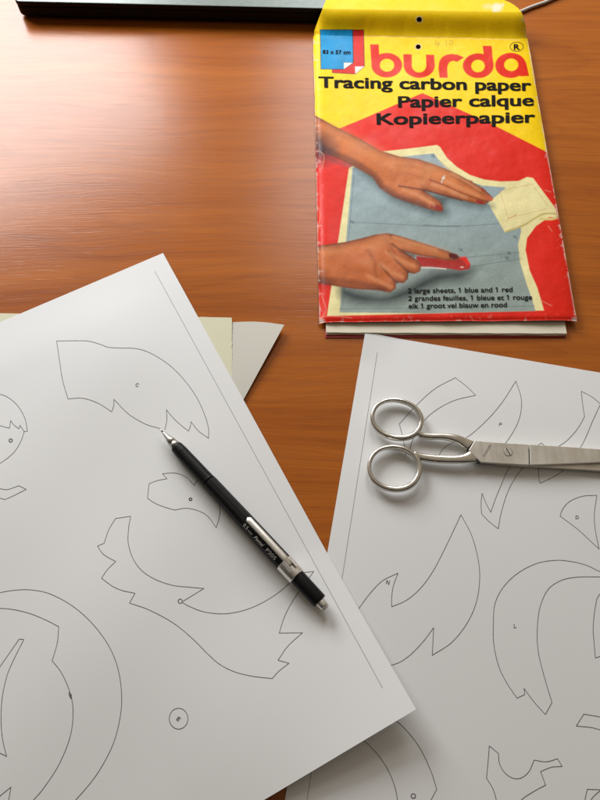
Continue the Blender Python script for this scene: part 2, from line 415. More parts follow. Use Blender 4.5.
# ------------------------------------------------------------------ left pattern sheet
A0 = U(163, 253, 0.0014); B0 = U(414, 705, 0.0125)
print("AB length", (Vector((B0.x, B0.y, 0))-Vector((A0.x, A0.y, 0))).length)
def h_left(u, v):
    z = 0.0014 + (0.0005*math.sin(u*31+v*14)*math.sin(v*27-u*9+0.6)+0.0003*math.sin(u*62-v*33))*float(sstep(0.0, 0.06, u))*float(sstep(0, 0.05, v)) + 0.0011*float(sstep(0.0, 0.035, u))*float(sstep(-0.01, 0.06, v)) + 0.0004*math.sin(u*23)*math.sin(v*21+1)
    c = max(0.0, (u-0.205)/0.092)**1.5*max(0.0, 1-v/0.115)**1.2
    z += 0.0105*c
    return z
L = Sheet("pattern_sheet", A0, B0-A0, 0.297, 0.210, -1, h_left)
left_lines = [
 # wing C
 [(56.6, 341), (77, 340.7), (89, 341.2), (101, 344.6), (108.5, 347.3), (122, 348), (137, 348.7), (152, 353.9), (170, 365.6), (185, 380.9), (197, 398), (204.5, 414.5), (208.4, 428), (208.5, 438.2)],
 [(208.5, 438.2), (198.5, 431), (191, 421.7)], [(191, 421.7), (190.3, 426.5), (188.4, 431)], [(188.4, 431), (179, 423.5), (172, 416.5), (166.4, 409.7)], [(166.4, 409.7), (166.8, 420), (164.9, 429.5)],
 [(113.9, 399.2), (128, 413.6), (143, 422.9), (153, 426.6), (161, 428.6)], [(113.9, 399.2), (113.8, 405), (111.8, 411.8)], [(111.8, 411.8), (98, 403.2), (83, 398.3), (68, 398.8)], [(68, 398.8), (62.6, 380), (59.3, 359), (56.6, 341)],
 # head at the left edge
 [(-28, 424), (-22, 404), (-10, 395), (0, 394.2), (10, 398.7), (18.7, 407), (25, 418.7), (27.5, 431.2)], [(27.5, 431.2), (24.2, 431.5)], [(24.2, 431.5), (20, 425.2)], [(20, 425.2), (19, 428.7)], [(19, 428.7), (14, 425), (10.7, 420.5)], [(10.7, 420.5), (9.5, 428.2)], [(9.5, 428.2), (0, 425.5), (-12, 420)],
 [(24.2, 431.5), (21, 441), (13.7, 452.5), (0, 463.2), (-15, 468)],
 [(-20, 487), (0, 488.7), (7.5, 489.5), (18.7, 485.7)], [(18.7, 485.7), (26.2, 489.2)], [(26.2, 489.2), (15, 495), (5, 499.5)], [(5, 499.5), (0, 498), (-12, 494)],
 # small fish-like piece
 [(162.5, 473.7), (175, 473), (186, 477), (194.5, 485.5)], [(194.5, 485.5), (196, 481.7), (203, 478)], [(162.5, 473.7), (167, 478.7)], [(167, 478.7), (157.5, 480.5), (149, 483.7)], [(149, 483.7), (147.5, 498.2)],
 [(147.5, 498.2), (155, 503.2), (165, 507.2), (174.5, 510)], [(174.5, 510), (186, 508.2), (197.5, 510.5), (207.5, 516), (216.2, 527.5)], [(216.2, 527.5), (219.2, 517.5), (219.7, 507), (214, 492), (203, 478)],
 # large wing
 [(130.7, 516.2), (115.5, 518.5)], [(115.5, 518.5), (108.7, 530), (104.2, 543.2)], [(104.2, 543.2), (97.5, 546)], [(97.5, 546), (103.7, 554.5), (115.7, 561.5)], [(115.7, 561.5), (107.5, 569.5), (101.5, 578.2)],
 [(101.5, 578.2), (112.5, 586.2), (122.5, 590.5), (135, 593.2)], [(135, 593.2), (129.5, 603)], [(129.5, 603), (147.5, 609.2), (167.5, 619.4), (181, 628.7), (195, 641), (207.5, 653.7), (220, 664.5), (235, 671.9), (252.5, 676.2), (272.2, 678.5)],
 [(272.2, 678.5), (279, 671), (289, 663.2)], [(289, 663.2), (278, 660.2)], [(278, 660.2), (288, 646), (302.5, 632.7)], [(302.5, 632.7), (279.2, 633)], [(279.2, 633), (283.7, 618.7), (290, 605.5), (297, 594.5), (313.7, 571.5)],
 [(313.7, 571.5), (302.5, 572.5)], [(302.5, 572.5), (289, 583.6), (277.5, 593.2), (262.5, 602.6), (245, 610), (225, 613.7), (205, 612), (190, 606.7), (181.7, 602)], [(181.7, 602), (203.9, 588.4)],
 [(203.9, 588.4), (190, 587.2), (172.5, 585.2), (155, 579.2), (141.2, 570), (132.5, 557.5), (128.2, 542.5), (128.7, 527.5), (130.7, 516.2)],
 # big ring in the near corner
 [(-10, 595), (0, 592.6), (13.7, 590.3), (30.2, 589.8), (49.5, 593.7), (71.5, 605.3), (90.7, 621.8), (107.2, 643.2), (117, 665.2), (121.3, 690), (120.5, 714.7), (112.7, 745), (96.2, 775.2), (75.6, 800), (62, 813)],
 [(-10, 609), (0, 608.3), (13.7, 609.6), (30.2, 613.6), (46.7, 620.4), (58.8, 626.7)], [(58.8, 626.7), (57.2, 643.2), (52.2, 660.6)], [(52.2, 660.6), (61.9, 673.5), (70.1, 692.7), (73.1, 712), (70.1, 736.7), (59.1, 764.2), (44, 787.6), (33.5, 800), (25, 810)],
 [(-8, 678), (0, 666.6), (19.2, 639.1)], [(19.2, 639.1), (23.9, 639.4)], [(23.9, 639.4), (13.7, 659.7), (6.9, 676.2), (2.2, 698.2), (1.1, 720.2), (2.7, 739.5), (6.6, 756.3)], [(6.6, 756.3), (-6, 750)],
 [(-6, 802), (0, 796), (11, 787)], [(11, 787), (8.8, 800), (8, 812)],
]
for q in left_lines: L.draw(q)
L.draw([(155, 271.5), (252.5, 450), (382.5, 688)], 0.00012, 2)
L.draw(circ(178.6, 718.6, 9.3, 10.4, 28)); L.draw(circ(180.2, 601.2, 2.1), 0.0002); L.draw(circ(10.7, 440.5, 1.6, n=12), 0.0003); L.draw(circ(190.5, 499.2, 1.3, n=12), 0.0003)
L.draw(circ(70.4, 695.2, 0.8, n=10), 0.0003); L.draw([(69.4, 692.6), (71.2, 698)], 0.0004)
for ch, x, y, h, a in (('C', 137, 384.9, 3.4, 20), ('E', 178.6, 719, 3.5, 40)):
    for st in glyph(ch, x, y, h, a): L.draw(st, 0.0002)
lo = L.build()
tag(lo, "white pattern sheet with wing outlines lying under the black pencil", "paper", "printed pattern sheets")

# ------------------------------------------------------------------ laptop edge at the back of the desk
def rounded_slab(x0, x1, y0, y1, z0, z1, r, segs=8, bev=0.0012, taper=0.0):
    bm = bmesh.new(); pts = []
    for cx, cy, a0 in ((x1-r, y1-r, 0), (x0+r, y1-r, 90), (x0+r, y0+r, 180), (x1-r, y0+r, 270)):
        for k in range(segs+1):
            a = math.radians(a0+90*k/segs); pts.append((cx+r*math.cos(a), cy+r*math.sin(a)))
    vs = [bm.verts.new((x, y, z0)) for x, y in pts]; f = bm.faces.new(vs)
    ret = bmesh.ops.extrude_face_region(bm, geom=[f])
    for e in ret["geom"]:
        if isinstance(e, bmesh.types.BMVert): e.co.z = z1
    bmesh.ops.recalc_face_normals(bm, faces=bm.faces[:])
    ed = [e for e in bm.edges if len(e.link_faces) == 2 and abs(e.verts[0].co.z-e.verts[1].co.z) < 1e-6]
    if bev: bmesh.ops.bevel(bm, geom=ed, offset=bev, segments=3, profile=0.5, affect='EDGES')
    return bm
def obj_bm(name, bm, mats, parent=None, smooth=False):
    me = bpy.data.meshes.new(name); bm.to_mesh(me); bm.free()
    for m in (mats if isinstance(mats, list) else [mats]): me.materials.append(m)
    me.polygons.foreach_set("use_smooth", [smooth]*len(me.polygons))
    o = bpy.data.objects.new(name, me); COL.objects.link(o)
    if parent: o.parent = parent
    return o
BLACKP = simple("black_device_plastic", (0.007, 0.008, 0.007), 0.6, spec=0.2, nscale=400, namt=0.3)
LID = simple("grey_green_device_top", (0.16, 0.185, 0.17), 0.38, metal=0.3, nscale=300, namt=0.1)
RUBBER = simple("black_rubber", (0.012, 0.012, 0.012), 0.8)
lx0 = U(18.5, 20, 0.002).x; lyf = U(160, 19.5, 0.002).y
lap = thing("laptop", "dark closed laptop whose front edge stands at the far side of the desk", "laptop", loc=(lx0+0.15, lyf+0.1, 0))
def to_local(o, par):
    o.data.transform(Matrix.Translation(-Vector(par.location)))
b_ = obj_bm("base", rounded_slab(lx0, lx0+0.31, lyf, lyf+0.17, 0.0022, 0.01005, 0.005), BLACKP, lap); to_local(b_, lap)
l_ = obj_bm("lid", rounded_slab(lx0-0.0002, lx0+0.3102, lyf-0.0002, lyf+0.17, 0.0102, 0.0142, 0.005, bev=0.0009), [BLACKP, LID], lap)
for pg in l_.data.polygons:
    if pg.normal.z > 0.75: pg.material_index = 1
to_local(l_, lap)
for fx in (0.03, 0.28):
    for fy in (0.015, 0.155):
        f_ = obj_bm("rubber_foot", rounded_slab(lx0+fx-0.009, lx0+fx+0.009, lyf+fy-0.004, lyf+fy+0.004, 0.0, 0.0021, 0.003, bev=0.0004), RUBBER, lap); to_local(f_, lap)

# ------------------------------------------------------------------ white cable
def tube(path, rad, mat, name, parent=None, n=12, cap=True):
    V, Fc = [], []
    m = len(path)
    for i, p in enumerate(path):
        d = (path[min(m-1, i+1)]-path[max(0, i-1)]).normalized()
        s = d.cross(Vector((0, 0, 1))).normalized(); w = s.cross(d)
        r = rad[i] if isinstance(rad, (list, tuple)) else rad
        for k in range(n):
            a = 2*math.pi*k/n; V.append(p + s*r*math.cos(a) + w*r*math.sin(a))
    for i in range(m-1):
        for k in range(n): Fc.append((i*n+k, i*n+(k+1) % n, (i+1)*n+(k+1) % n, (i+1)*n+k))
    if cap: Fc += [tuple(range(n))[::-1], tuple(range((m-1)*n, m*n))]
    return mesh(name, V, Fc, mat, parent)
CABLE = simple("white_cable_sheath", (0.62, 0.60, 0.56), 0.45, nscale=500, namt=0.05)
cp = [U(x, y, 0.0014) for x, y in smooth_path([(500, 19.5), (510, 15.8), (521, 11.4), (532, 6.8), (545, 2.2), (560, -4.5), (585, -14), (620, -22)])]
c_ = tube(cp, 0.00125, CABLE, "charging_cable")
tag(c_, "thin white cable running out from behind the yellow envelope flap", "cable")

# ------------------------------------------------------------------ lettering
def text_mesh(s, bold=0.0, shear=0.0):
    cu = bpy.data.curves.new("lettering", 'FONT'); cu.body = s; cu.offset = bold; cu.fill_mode = 'FRONT'; cu.shear = shear
    cu.resolution_u = 4
    o = bpy.data.objects.new("lettering", cu); COL.objects.link(o)
    dg = bpy.context.evaluated_depsgraph_get(); dg.update()
    me = bpy.data.meshes.new_from_object(o.evaluated_get(dg))
    V = np.array([v.co[:2] for v in me.vertices]) if len(me.vertices) else np.zeros((0, 2)); Fc = [tuple(p.vertices) for p in me.polygons]
    bpy.data.objects.remove(o); bpy.data.curves.remove(cu); bpy.data.meshes.remove(me)
    return V, Fc
_capc = {}
def text_ones(s, bold):
    """the face's plain-bar 1 gets a small flag"""
    V, Fc = text_mesh(s, bold); V = list(map(tuple, V)); one = text_mesh("1", bold)[0]; w = one[:, 0].max()-one[:, 0].min(); h = one[:, 1].max()
    for i, ch in enumerate(s):
        if ch == '1':
            xr = text_mesh(s[:i+1], bold)[0][:, 0].max(); b = len(V)
            V += [(xr-w*0.5, h), (xr-w, h), (xr-w-0.14, h-0.13), (xr-w-0.14, h-0.23), (xr-w*0.5, h-0.16)]; Fc.append((b, b+1, b+2, b+3, b+4))
    return np.array(V), Fc
def cap_height(bold):
    if bold not in _capc: _capc[bold] = text_mesh("H", bold)[0][:, 1].max()
    return _capc[bold]

# ------------------------------------------------------------------ envelope: the printed picture (a flat print, so painted as print)
def vnoise(x, y, seed=0):
    rs = np.random.RandomState(seed); T = rs.rand(64, 64)
    xi = np.floor(x).astype(int); yi = np.floor(y).astype(int); fx = x-xi; fy = y-yi
    fx = fx*fx*(3-2*fx); fy = fy*fy*(3-2*fy)
    g = lambda a, b: T[a % 64, b % 64]
    return (g(xi, yi)*(1-fx)+g(xi+1, yi)*fx)*(1-fy)+(g(xi, yi+1)*(1-fx)+g(xi+1, yi+1)*fx)*fy
def fbm(x, y, seed=0):
    return 0.55*vnoise(x, y, seed)+0.28*vnoise(2*x+9, 2*y+4, seed+1)+0.17*vnoise(4*x+3, 4*y+7, seed+2)

class Print:
    """vector painting evaluated at the vertices of the printed paper"""
    def __init__(s, X, Y): s.X, s.Y = X, Y; s.C = np.zeros((len(X), 3))
    def sel(s, pts, m):
        p = np.array(pts); return np.where((s.X > p[:, 0].min()-m) & (s.X < p[:, 0].max()+m) & (s.Y > p[:, 1].min()-m) & (s.Y < p[:, 1].max()+m))[0]
    def dist(s, idx, pts, closed):
        x, y = s.X[idx], s.Y[idx]; d = np.full(len(idx), 1e9); ins = np.zeros(len(idx), bool)
        n = len(pts)
        for k in range(n if closed else n-1):
            ax, ay = pts[k]; bx, by = pts[(k+1) % n]
            vx, vy = bx-ax, by-ay; L2 = vx*vx+vy*vy+1e-12
            t = np.clip(((x-ax)*vx+(y-ay)*vy)/L2, 0, 1); d = np.minimum(d, np.hypot(x-ax-t*vx, y-ay-t*vy))
            if closed:
                c = ((ay > y) != (by > y)); c &= x < (bx-ax)*(y-ay)/((by-ay) if abs(by-ay) > 1e-9 else 1e-9)+ax; ins ^= c
        return np.where(ins, -d, d) if closed else d
    def put(s, idx, a, col):
        a = np.clip(a, 0, 1)[:, None]; s.C[idx] = s.C[idx]*(1-a)+np.asarray(col)*a
    def poly(s, pts, col, soft=0.45, alpha=1.0, smooth=False):
        if smooth: pts = [tuple(p) for p in smooth_path(list(pts)+[pts[0]], 2.0)[:-1]]
        i = s.sel(pts, soft+3); d = s.dist(i, pts, True)
        c = col(s.X[i], s.Y[i], -d) if callable(col) else col
        s.put(i, alpha*(0.5-d/(2*soft)), c)
    def line(s, pts, hw, col, alpha=1.0, soft=0.4, smooth=True):
        if smooth and len(pts) > 2: pts = [tuple(p) for p in smooth_path(pts, 2.0)]
        i = s.sel(pts, hw+soft+2); d = s.dist(i, pts, False)
        s.put(i, alpha*(1-sstep(hw-soft, hw+soft, d)), col)
    def ell(s, cx, cy, rx, ry, col, soft=0.45, alpha=1.0):
        i = s.sel([(cx-rx, cy-ry), (cx+rx, cy+ry)], soft+2)
        q = np.hypot((s.X[i]-cx)/rx, (s.Y[i]-cy)/ry); d = (q-1)*min(rx, ry)
        s.put(i, alpha*(0.5-d/(2*soft)), col)

YEL, REDC, CREAMC, BLUEG = lin((255, 212, 10)), lin((226, 40, 24)), lin((238, 226, 166)), lin((148, 168, 174))
def paint(X, Y):
    P = Print(X, Y); P.C[:] = YEL*(0.97+0.06*(fbm(X*.06, Y*.06, 5)-0.5))[:, None]
    # red field
    P.poly([(422.5, 93), (489, 122.7), (549, 153), (640, 198), (640, 380), (260, 380), (260, 162), (316, 138), (360, 120)], REDC)
    # paper pattern with its cream border
    def creamc(x, y, d): return CREAMC*(0.96+0.08*fbm(x*.1, y*.1, 11))[:, None]
    P.poly([(349, 168), (372, 155), (382.5, 151.5), (410, 148.5), (437, 145), (440, 147), (447, 158), (457, 167), (470, 175), (484, 179.5), (500, 181.5), (520, 181), (546, 200), (549, 217), (536, 226), (527, 238), (525.5, 250), (529.5, 270), (537, 287), (541, 300), (544, 310.5), (327, 316)], creamc)
    inner = [(352.5, 168), (376, 158.5), (388, 158), (434, 153.3), (441, 163), (452, 172.5), (466, 180.5), (482, 185.5), (508, 187.5), (520, 215), (521, 232), (518, 245), (520, 262), (527, 285), (531.5, 297), (535.5, 311), (430, 313.3), (339.5, 312.5), (346, 240)]
    def blue(x, y, d):
        k = 0.90+0.22*fbm(x*.05, y*.09, 21)+0.05*vnoise(x*.9, y*.9, 3)
        warm = sstep(150, 310, y)[:, None]
        return (BLUEG*(1-warm)+lin((146, 158, 150))*warm)*k[:, None]
    P.poly(inner, blue)
    ink = lin((70, 88, 92))
    for q in ([(350, 222), (400, 224.5), (455, 226.5), (520, 222)], [(430, 262), (470, 257), (520, 252.5)], [(340, 309), (420, 308), (535, 306)], [(452, 270), (500, 262), (522, 259)], [(354, 175), (349, 235), (343, 305)], [(439, 160), (456, 174), (480, 186)]):
        P.line(q, 0.32, ink, 0.55)
    for x, y in ((433, 156), (507, 258), (509, 253), (413, 205), (352, 222), (515, 237), (461, 250), (432, 212)):
        P.line([(x-2, y-1.5), (x+2, y+1.5)], 0.4, ink, 0.7); P.line([(x-2, y+1), (x+2, y-1)], 0.35, ink, 0.6); P.line([(x, y-2), (x+.5, y+2)], 0.3, ink, 0.5)
    P.line([(424, 225), (440, 226.2), (460, 226)], 0.8, ink, 0.4)
    # folded-over cream piece
    P.poly([(488, 203), (505, 232.5), (522, 227), (543, 216), (557.5, 218), (556, 209), (533, 178), (527, 177), (508, 186)], creamc)
    P.line([(506, 231.5), (524, 225), (542, 214.5), (556, 214), (557.5, 217)], 0.9, lin((196, 172, 96)), 0.8)
    P.line([(540, 219), (552, 219), (556, 218)], 1.2, lin((226, 206, 130)), 0.9)
    for q in ([(500, 191), (532, 184), (548, 206)], [(500, 191), (508, 218), (546, 209)]): P.line(q, 0.28, lin((206, 150, 96)), 0.6, smooth=False)
    P.line([(507, 220), (517, 214)], 0.35, lin((206, 120, 80)), 0.6)
    # printed hands
    def skin(lo, hi):
        def f(x, y, d):
            k = sstep(0, 9, d)*0.65+0.35*sstep(0, 3, d); n = fbm(x*.11, y*.11, 31)
            k = np.clip(k*0.8+0.35*n, 0, 1)[:, None]; return lo*(1-k)+hi*k
        return f
    dk, md, hl = lin((98, 40, 18)), lin((206, 114, 58)), lin((232, 152, 94))
    gap = lin((92, 40, 20)); nail = lin((150, 38, 26))
    P.poly([(333, 160), (356, 170), (375, 186), (392, 201), (412, 209), (434, 217), (448, 215), (450, 203), (480, 209), (494, 206), (470, 196), (430, 190), (400, 176)], lin((78, 92, 92)), 4.0, 0.75, smooth=True)
    arm = [(312, 113.5), (337.5, 127.5), (360, 138.7), (380, 150.5), (400, 156.5), (417.5, 158.7), (435, 164.5), (450, 170.5), (459, 174.7), (474.7, 183.5), (485.3, 190), (492.8, 197.5), (492.5, 200.5), (489, 201.5), (485.5, 204.3), (478, 204.2), (466.7, 201.3), (450, 197.3), (436, 193.8), (424, 190.5), (434, 197), (440.5, 201.5), (443.5, 208), (442, 211.8), (432.5, 210.3), (410, 202.8), (392.5, 196.5), (380, 188), (372.5, 177), (355, 167), (332.5, 156), (312, 146)]
    P.poly(arm, skin(dk, md), 0.6)
    P.line([(330, 130), (365, 148), (395, 163), (425, 168), (450, 178)], 7, hl, 0.28, soft=6)
    P.line([(331, 151), (356, 163), (374, 175), (383, 187), (398, 196), (425, 205)], 2.6, dk, 0.55, soft=2.6)
    P.poly([(310, 128), (326, 134), (336, 148), (334, 160), (310, 166)], lin((70, 34, 34)), 7, 0.8)
    P.line([(399, 186), (412, 188), (430, 191.5), (446, 196), (462, 200.5)], 0.8, gap, 0.85, soft=0.9)
    P.line([(430, 180), (444, 185), (462, 193), (477, 198.5), (487, 201.5)], 0.6, gap, 0.75, soft=0.8)
    P.line([(452, 176), (466, 184), (478, 191), (488, 197.5)], 0.5, gap, 0.45, soft=0.8)
    P.poly([(430.5, 203.5), (437, 204), (442, 207.5), (442.5, 211), (436, 209.5), (431, 207.5)], nail, 0.5)
    P.poly([(485.5, 195.3), (490, 195.7), (493.5, 198.5), (491, 201), (486.5, 199.8)], lin((196, 96, 60)), 0.5)
    P.poly([(476, 199.3), (481.5, 200.3), (485.5, 203.2), (481, 204.2), (476.5, 202.3)], nail, 0.5)
    P.poly([(478, 187), (482.5, 187.6), (485, 190.6), (481.5, 191)], nail, 0.5)
    P.poly([(468.5, 179.5), (472.5, 181), (473, 183), (469.5, 182)], nail, 0.5, 0.7)
    for q in ([(452, 173.5), (466, 181), (480, 190)], [(446, 181), (462, 188.5), (478, 195.5)], [(432, 184), (450, 191), (466, 197.5)], [(404, 190), (420, 196), (434, 205)]): P.line(q, 1.6, lin((228, 158, 108)), 0.45, soft=1.8)
    for x, y in ((430, 168), (426, 175), (420, 182)): P.ell(x, y, 5, 3.2, lin((226, 154, 104)), 3, 0.4)
    for q in ([(396, 166), (410, 166), (424, 170)], [(392, 175), (408, 174), (420, 177)]): P.line(q, 1.4, dk, 0.14, soft=2)
    P.line([(441.5, 182.5), (443, 178.5), (444.5, 175.8)], 0.7, lin((206, 196, 176))); P.ell(443.4, 178.0, 1.5, 1.2, lin((226, 222, 206)))
    # pointing hand with its red tracing wheel
    P.poly([(338, 283), (360, 290), (380, 294), (394, 290), (410, 283), (426, 274), (440, 269), (470, 268), (474, 273), (462, 282), (440, 285), (420, 294), (395, 304), (360, 305), (340, 297)], lin((66, 74, 72)), 5.0, 0.85, smooth=True)
    P.poly([(416, 256), (430, 257.5), (449, 259.5), (461, 258), (466, 259), (470.5, 264.5), (470, 269), (460, 270.5), (448, 268.5), (432, 266.8), (418, 266.5)], lin((176, 44, 36)), 0.5)
    P.line([(421, 267.6), (434, 268), (446, 269)], 0.6, lin((226, 210, 196)), 0.9)
    P.poly([(459, 257), (466, 256.5), (470, 263), (468, 266)], lin((226, 46, 34)), 0.6); P.ell(462, 267.2, 1.5, 0.7, lin((244, 206, 190)))
    hand = [(312, 246.5), (330, 244), (345, 242), (362, 238), (375, 234.6), (387.5, 233), (396, 234.8), (405, 237.5), (425, 243.7), (440, 248.6), (450, 252), (457, 254.2), (460, 257.5), (456, 260.5), (448, 260.5), (434, 258), (418, 255.5), (404, 251.5), (411, 256), (418, 260.5), (421.3, 266), (420, 271.5), (414, 274), (408.5, 272.5), (408, 279), (403.5, 283.2), (396, 282.5), (395.8, 288.5), (390, 292.5), (380, 290.5), (355, 289), (337.5, 286.5), (312, 282)]
    P.poly(hand, skin(dk, lin((200, 108, 56))), 0.6)
    P.line([(325, 252), (352, 249), (378, 242), (400, 244), (425, 249), (445, 254)], 4.5, hl, 0.3, soft=4)
    P.line([(318, 280), (345, 281), (368, 285), (385, 289)], 3, dk, 0.5, soft=3)
    for q in ([(388, 251), (396, 260), (404, 268), (409, 272)], [(380, 264), (388, 274), (394, 280), (397, 283)], [(392, 244), (402, 251), (414, 256)]): P.line(q, 1.1, gap, 0.7, soft=1.2)
    for q in ([(368, 250), (374, 262), (376, 276)], [(384, 238), (391, 247), (396, 256)]): P.line(q, 1.6, dk, 0.3, soft=1.6)
    for q in ([(394, 237), (412, 242.5), (436, 249.5)], [(386, 252), (400, 260), (414, 266)], [(380, 264), (390, 271), (402, 277)], [(368, 276), (380, 282), (391, 287)]): P.line(q, 1.8, lin((226, 150, 98)), 0.5, soft=2)
    for x, y in ((384, 239), (374, 249), (368, 262)): P.ell(x, y, 5, 4, lin((222, 146, 94)), 3.5, 0.4)
    P.poly([(448.5, 253.3), (455, 254.3), (459, 257.4), (455.5, 259.2), (449.5, 257.8)], lin((92, 24, 18)), 0.5)
    P.poly([(312, 268), (326, 272), (330, 286), (312, 290)], lin((80, 30, 26)), 6, 0.5)
    # small picture of a blue and a red sheet
    k = lin((22, 30, 36)); WH = lin((240, 236, 222))
    P.poly([(331.8, 29.6), (364, 29.6), (364.8, 66.5), (355.5, 74.4), (332, 73)], k, 0.35); P.poly([(332.6, 30.2), (363.4, 30.2), (364.2, 66), (355.2, 73.8), (332.6, 72.4)], lin((216, 40, 34)), 0.35)
    P.poly([(355, 66.6), (364.2, 66.4), (355.3, 73.8)], WH, 0.4)
    P.poly([(319.8, 29.4), (353, 29.4), (353.6, 63), (344, 69.6), (320.6, 69.4)], k, 0.35)
    P.poly([(320.5, 30), (352.3, 30), (352.9, 62.8), (343.7, 69), (321.2, 68.8)], lambda x, y, d: lin((18, 146, 204))*(0.85+0.3*fbm(x*.12, y*.12, 41))[:, None], 0.35)
    P.poly([(343.8, 62.4), (352.9, 62.6), (344, 69)], WH, 0.4)
    P.line([(343.8, 62.4), (352.9, 62.6)], 0.25, k, 0.8)
    # big red lettering
    RD = lin((222, 36, 2))
    def cut(*a): P.ell(*a, YEL)
    P.poly([(370, 44.3), (378.6, 44.3), (380.2, 66), (371.6, 66)], RD); P.ell(386.8, 65.2, 15.4, 12.3, RD); cut(387, 65.2, 7.1, 6.4)
    P.poly([(403.2, 54.2), (411.7, 54.2), (411.9, 66), (426.2, 66), (425.9, 54.6), (434.2, 54.8), (434.8, 66), (403.8, 66)], RD); P.ell(419.3, 65.7, 15.5, 12.2, RD)
    P.poly([(411.75, 53.6), (411.9, 66), (426.2, 66), (425.9, 53.6)], YEL, 0.3); cut(419.05, 65.5, 7.15, 6.9)
    P.poly([(439.6, 77.8), (438.4, 68), (439.2, 61.5), (442, 57.3), (446, 54.8), (451.5, 53.9), (457.5, 54.6), (464, 57.4), (457.2, 61.9), (453.2, 60.8), (449.6, 62), (447.6, 65.5), (447.3, 70), (447.8, 77.8)], RD)
    P.ell(478.2, 65.7, 15.4, 12.4, RD); P.poly([(482.7, 45.8), (491.6, 45.8), (493.5, 66), (485, 66)], RD); cut(478, 66, 6.7, 6.2)
    P.ell(510.7, 65.4, 15.5, 12.6, RD); P.poly([(517, 62), (526, 62.5), (529.2, 75.9), (520.2, 76.4), (517, 72)], RD); cut(511.2, 64.8, 7, 6.2)
    P.line(circ(516.7, 46.8, 6.6, 4.6, 26), 0.36, lin((40, 34, 12)), smooth=False)
    # pencilled price
    gp = lin((120, 104, 40))
    for q in ([(436.5, 41), (435.5, 44.2), (439.5, 44)], [(438.6, 42), (438, 47)], [(441.6, 46), (442.1, 46.2)], [(446.5, 40.6), (446.2, 45.5)]): P.line(q, 0.35, gp, 0.6)
    P.line(circ(451.2, 42.6, 1.6, 2.3, 12), 0.35, gp, 0.6, smooth=False)
    # pale rims of the two punched holes
    for hx, hy, r in HOLES: P.ell(hx, hy, r+1.0, r*0.95+0.9, lin((226, 204, 150)), 0.6)
    # white patch on the flap, creases and rubbed edges
    P.ell(497, 7.5, 5, 4, lin((236, 228, 196)), 1.6); P.ell(488, 6.5, 4, 2.2, lin((236, 226, 180)), 2, 0.6); P.line([(494, 11), (503, 4.5)], 1.2, lin((236, 228, 196)), 0.8, soft=1)
    n1 = fbm(X*.35, Y*.35, 51); n2 = fbm(X*.13, Y*.13, 61)
    P.C *= (1+0.10*(np.random.RandomState(3).rand(len(X))-0.5)+0.10*(fbm(X*.5, Y*.5, 77)-0.5))[:, None]   # print grain
    s_, t_ = st_of(X, Y)
    edge = np.minimum(np.minimum(s_*150, (1-s_)*150*1.6), np.where(t_ < 0.5, t_*205, 99))
    w = sstep(0.66, 0.80, n1+0.20*np.exp(-np.maximum(edge, 0)/0.9)-0.02)*np.exp(-np.maximum(edge, 0)/2.2)
    w = np.maximum(w, 0.85*np.exp(-np.maximum(edge, 0)/0.35)*sstep(0.35, 0.6, n2))
    P.put(np.arange(len(X)), w*0.85*WEAR, lin((232, 214, 200)))
    for q in ([(318, 150), (324, 156), (322, 168)], [(317, 205), (320, 214), (318, 232)], [(322, 296), (326, 310), (321, 318)], [(404, 318), (402, 322)], [(470, 316), (474, 321)], [(319, 318), (330, 316), (352, 318)], [(545, 190), (551, 192)], [(548, 226), (552, 231)], [(540, 300), (552, 306)], [(364, 36), (430, 37.2), (520, 40)]):
        P.line(q, 0.4, lin((236, 190, 160)), 0.4, soft=0.5)
    for cx, cy, r in ((575, 320, 3.0), (321.5, 321, 2.6)): P.ell(cx, cy, r, r*.8, lin((226, 214, 202)), 1.5, 0.9)
    return P.C

WEAR = 0.75
HOLES = [(419.3, 19.5, 2.7), (418.2, 46.8, 2.5)]
EZ = 0.0028
eTL, eTR, eBR, eBL = (np.array(U(x, y, EZ)) for x, y in ((313.2, 35.5), (527, 39.5), (576.3, 321.6), (319.2, 323.0)))
def e_xy(s, t):
    return ((1-s)*(1-t))[..., None]*eBL + (s*(1-t))[..., None]*eBR + ((1-s)*t)[..., None]*eTL + (s*t)[..., None]*eTR
def st_world(PX, PY):
    s = np.full(PX.shape, .5); t = np.full(PX.shape, .5)
    for _ in range(6):
        q = e_xy(s, t); rx, ry = PX-q[..., 0], PY-q[..., 1]
        ds = (1-t)[..., None]*(eBR-eBL)+t[..., None]*(eTR-eTL); dt = (1-s)[..., None]*(eTL-eBL)+s[..., None]*(eTR-eBR)
        det = ds[..., 0]*dt[..., 1]-ds[..., 1]*dt[..., 0]
        s = s+(rx*dt[..., 1]-ry*dt[..., 0])/det; t = t+(ds[..., 0]*ry-ds[..., 1]*rx)/det
    return s, t
def unproj(X, Y, z):
    d = _fw*F_PX + _rt*(X[:, None]-300.0) + _up*(400.0-Y[:, None]); k = (z-CAM_H)/d[:, 2]
    return d[:, 0]*k, d[:, 1]*k
def st_of(X, Y): return st_world(*unproj(X, Y, EZ))
